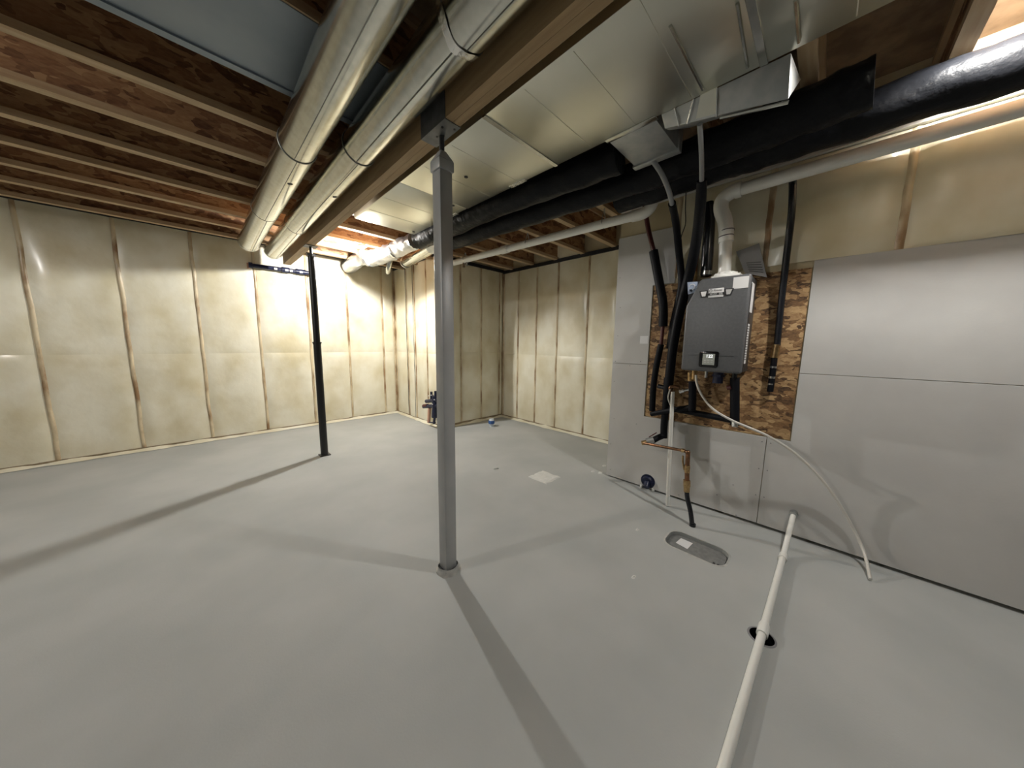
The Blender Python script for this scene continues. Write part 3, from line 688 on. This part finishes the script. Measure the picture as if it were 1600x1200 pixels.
cl = [pt(1087.5, 586, X=2.70), pt(1089, 600, X=2.70), pt(1097, 618, X=2.70), pt(1114, 639, X=2.70), pt(1142, 656, X=2.70), pt(1170, 668, X=2.71), pt(1205, 684, X=2.73), pt(1250, 715, X=2.78), pt(1300, 770, X=2.84), pt(1345, 850, X=2.86), pt(1360, 905, Z=.012)]
tag(MB().tube(smoothpath(cl, 6), .0085, 10).build('condensate_tube', 'tubewhite'), 'white flexible condensate tube curving from the heater along the wall', 'tube')

# black gas line with brass fitting right of the heater
pipe('gas_line', [
    ('upper_line', ppath((1239, 268, 2.78), (1237, 330, 2.80), (1229, 400, 2.84), (1221, 470, 2.87), (1214, 540, 2.88)), .020, 'absblack'),
    ('brass_fitting', ppath((1213.5, 538, 2.88), (1210, 559, 2.88)), .022, 'brass'),
    ('lower_line', ppath((1210, 557, 2.88), (1207, 585, 2.88), (1203, 612, 2.88)), .019, 'foam'),
    ('fitting_ring', ppath((1208.5, 572, 2.88), (1208, 575, 2.88)), .023, 'chrome'),
    ('fitting_ring', ppath((1206, 588, 2.88), (1205.5, 591, 2.88)), .022, 'chrome'),
    ('fitting_ring', ppath((1204, 599, 2.88), (1203.7, 601, 2.88)), .021, 'chrome')],
    'black gas line with a brass fitting on the OSB beside the heater')

# ------------------------------------------------------------------ sticker, cleanout, small things on the drywall
p0 = pt(1000.5, 525, X=DX); p1 = pt(1012, 537, X=DX)
tag(MB().box(DX-.0015, DX+.0005, p1.y, p0.y, p1.z, p0.z).build('sticker', 'white', smooth=False), 'small white square sticker on the drywall left of the OSB board', 'sticker')
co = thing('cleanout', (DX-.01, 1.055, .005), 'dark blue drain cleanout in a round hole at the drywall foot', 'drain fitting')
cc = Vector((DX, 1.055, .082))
MB().cyl(cc+Vector((.004, 0, 0)), cc+Vector((-.002, 0, 0)), .066, 24).build('flange', 'navy', co)  # dark disc standing in for the shade inside the hole, which is not cut
MB().tube([cc+Vector((-.001, 0, 0)), cc+Vector((-.02, 0, -.004))], [.052, .045], 20).build('hub', 'navy', co)
MB().tube([cc+Vector((-.01, 0, -.012)), cc+Vector((-.05, -.005, -.045))], .028, 16).build('pipe_end', 'navy', co)
for dy in (.055, -.055):
    MB().box(DX-.02, DX-.001, 1.055+dy-.012, 1.055+dy+.012, 0, .03).build('plaster_crumb', 'plaster', co, bevel=.006)

# ------------------------------------------------------------------ floor things
ac = thing('access_cover', (2.275, .48, -.012), 'grey rounded access cover recessed in the floor', 'cover')
MB().prism(rrect(2.173, 2.374, .309, .651, .064), 2, -.04, -.016).build('lid', 'cover', ac, bevel=.002)
for y in (.335, .358): MB().box(2.19, 2.212, y-.006, y+.006, -.018, -.011).build('latch', 'ink', ac, smooth=False)
rim = rrect(2.154, 2.396, .289, .671, .078); n = len(rim); b = MB(); inner = COVER
vs = []
for i, (x, y) in enumerate(rim):
    k = 1+.35*noise.noise(Vector((x*30, y*30, 0))); ix, iy = inner[i]; vs.append((ix+(x-ix)*k, iy+(y-iy)*k, .0005))
vs += [(x, y, .0035) for x, y in inner]
b.add(vs, [(i, (i+1) % n, n+(i+1) % n, n+i) for i in range(n)]); b.build('mortar_rim', 'mortar', ac)
c = [pt(x, y, Z=-.0155) for x, y in ((1056, 848), (1064, 841), (1082.5, 849), (1074, 858))]
tag(MB().hexa(c, [p+Vector((0, 0, .0012)) for p in c]).build('paper_label', 'white', smooth=False), 'white torn paper label lying on the grey access cover', 'paper')

off = Vector((9, 2, 5)); b = MB()
def patch(s, t):
    x = 2.28+.235*s; y = 1.785+.235*t; e = min(s, 1-s, t, 1-t)
    k = noise.noise(Vector((x*14, y*14, 0))+off); k2 = noise.noise(Vector((x*40, y*40, 0))+off)
    return Vector((x+.02*k*(1 if e < .02 else .2), y+.02*k2*(1 if e < .02 else .2), .0005+(.006+.003*k2)*(1 if e > .02 else 0)))
b.grid(patch, 14, 14); tag(b.build('plaster_patch', 'plaster'), 'square white plaster patch on the grey floor', 'patch')
dl = pt(775, 732, Z=.008)
tag(MB().tube(smoothpath([dl+Vector((-.025, .01, 0)), dl+Vector((0, 0, .006)), dl+Vector((.03, -.004, -.002))], 4), .006, 8).build('debris', 'plaster'), 'small pale scrap on the floor beyond the plaster patch', 'scrap')
for k, (x, y, s_) in enumerate(((938, 738, .035), (926, 736, .028), (944, 727, .03), (990, 901, .018), (996, 827, .02))):
    p = pt(x, y, Z=.004); o2 = Vector((k*5, 1, 2))
    def fr(s, t):
        a = 2*math.pi*s; kk = noise.noise(Vector((math.cos(a)*1.7, math.sin(a)*1.7, 0))+o2)
        return p+Vector((s_*(1+.6*kk)*math.cos(a)*(1-t), s_*(1+.6*kk)*math.sin(a)*(1-t)*.6, -.004+.006*t*(1+kk)))
    tag(MB().grid(fr, 14, 3).build('plaster_crumb', 'plaster'), (('flat white plaster crumb at the foot of the drywall end', 'low plaster crumb out on the floor from the drywall end', 'plaster crumb tucked against the end of the drywall', 'pale plaster smear on open floor away from the wall', 'pale plaster smear between the access cover and drywall')[k]), 'scrap', 'plaster crumbs on the floor')

# floor drain
fd = thing('floor_drain', (DRAIN_C.x, DRAIN_C.y, -.1), 'round black floor drain under the white floor pipe', 'drain')
MB().tube([DRAIN_C+Vector((0, 0, -.1)), DRAIN_C+Vector((0, 0, .0015))], [.046, .0475], 28, caps=False).build('drain_body', 'absblack', fd)
MB().cyl(DRAIN_C+Vector((0, 0, -.10)), DRAIN_C+Vector((0, 0, -.09)), .045, 24).build('drain_bottom', 'absblack', fd)
MB().tube([DRAIN_C+Vector((0, 0, .0003)), DRAIN_C+Vector((0, 0, .0025)), DRAIN_C+Vector((0, 0, .0027))], [.056, .052, .0475], 28, caps=False).build('drain_rim', 'inkgrey', fd)

# long white pipe on the floor
R_ = .0165
wp = thing('floor_pipe', (1.7, .07, 0), 'long thin white plastic pipe lying across the floor over the drain', 'pipe')
a0 = Vector((-.3, .13, R_)); a1 = Vector((1.09, .092, R_)); a2 = Vector((1.765, .070, R_+.003)); a3 = Vector((2.56, .050, R_+.004)); a4 = pt(1240, 803, X=DX-.01)
MB().tube([a0, a1, a2], R_, 16).build('pipe', 'pvc', wp)
MB().tube([a2, a3], R_, 16).build('pipe', 'pvc', wp)
MB().tube([a3, a3.lerp(a4, .5), a4], [R_*.95]*3, 16).build('sloped_pipe', 'pvc', wp)
d_ = (a3-a2).normalized()
MB().tube([a2-d_*.012, a2+d_*.055, a2+d_*.075], [R_+.006, R_+.006, R_+.001], 16).build('coupling', 'pvc', wp)
MB().tube([a3-d_*.045, a3+d_*.01], R_+.006, 16).build('coupling', 'pvc', wp)
MB().tube([a4-Vector((.02, 0, .004)), a4+Vector((.02, 0, .004))], R_+.008, 14).build('wall_bushing', 'galvdull', wp)
# blue rough-in plumbing at the return wall
ab = Vector((W2-.085, pt(676, 650, X=W2-.085).y, 0)); rb = thing('plumbing_rough_in', ab, 'dark blue plumbing rough-in with a pink pipe at the insulated corner', 'plumbing')
def ap(x, y, d=0): p = pt(x, y, X=W2-.085); return p+Vector((-d, 0, 0))
for pth, r, m, nm in ((((678, 662), (680, 645)), .020, 'navy', 'riser'), (((679, 652), (680, 618)), .048, 'navy', 'trap_body'), (((666, 627), (684, 625)), .030, 'navy', 'branch'),
                      (((662, 635.5), (684, 634)), .030, 'navy', 'branch'), (((662, 634.5), (668, 634)), .0315, 'pex', 'marked_end'), (((674, 624), (674, 612)), .020, 'navy', 'stub'),
                      (((681, 620), (680, 611)), .020, 'navy', 'stub'), (((671, 638), (670, 660)), .026, 'pink', 'pink_pipe'), (((669, 660), (680, 660.5)), .012, 'navy', 'foot')):
    MB().tube([ap(*pth[0]), ap(*pth[1])], r, 12).build(nm, m, rb)
for x, y in ((678, 617), (683, 624), (680, 631), (674, 618)):
    p = ap(x, y, .05); MB().sphere(p, .010, 8, 5).build('sticker_dot', 'white', rb)
cp = pt(768, 666, Z=0); cpt = thing('capped_pipe', cp, 'short capped floor pipe with a white and blue top by the corner', 'pipe')
MB().cyl(cp, cp+Vector((0, 0, .06)), .036, 18).build('pipe', 'whitecap', cpt)
MB().cyl(cp+Vector((0, 0, .05)), cp+Vector((0, 0, .10)), .052, 18).build('band', 'blueabs', cpt)
MB().cyl(cp+Vector((0, 0, .098)), cp+Vector((0, 0, .125)), .046, 18, .036).build('cap', 'whitecap', cpt)

# ------------------------------------------------------------------ bulbs
def lamp(x, y, z, e, label, end):
    t = thing('ceiling_bulb'+end, (x, y, z), label, 'light bulb')
    m = bpy.data.materials.new('bulb_glow'); m.use_nodes = True; nn = m.node_tree.nodes
    b = nn['Principled BSDF']; b.inputs['Base Color'].default_value = (1, .9, .75, 1)
    b.inputs['Emission Color'].default_value = (1, .975, .93, 1); b.inputs['Emission Strength'].default_value = e
    MATS['bulb_glow'] = m
    MB().sphere((x, y, z), .032, 14, 10, (1, 1, 1.15)).build('glass'+end, 'bulb_glow', t)
    MB().tube([(x, y, z+.030), (x, y, z+.045), (x, y, z+.062)], [.018, .014, .0135], 14).build('screw_base', 'silver', t)
    MB().tube([(x, y, z+.05), (x, y, z+.06), (x, y, z+.074), (x, y, max(JB+.002, z+.09) if z < 2.6 else JT)], [.022, .030, .052, .056], 20).build('lampholder', 'porcelain', t)
for L in LAMPS: lamp(*L)

for o in bpy.data.objects:
    if '_o' in o: del o['_o']
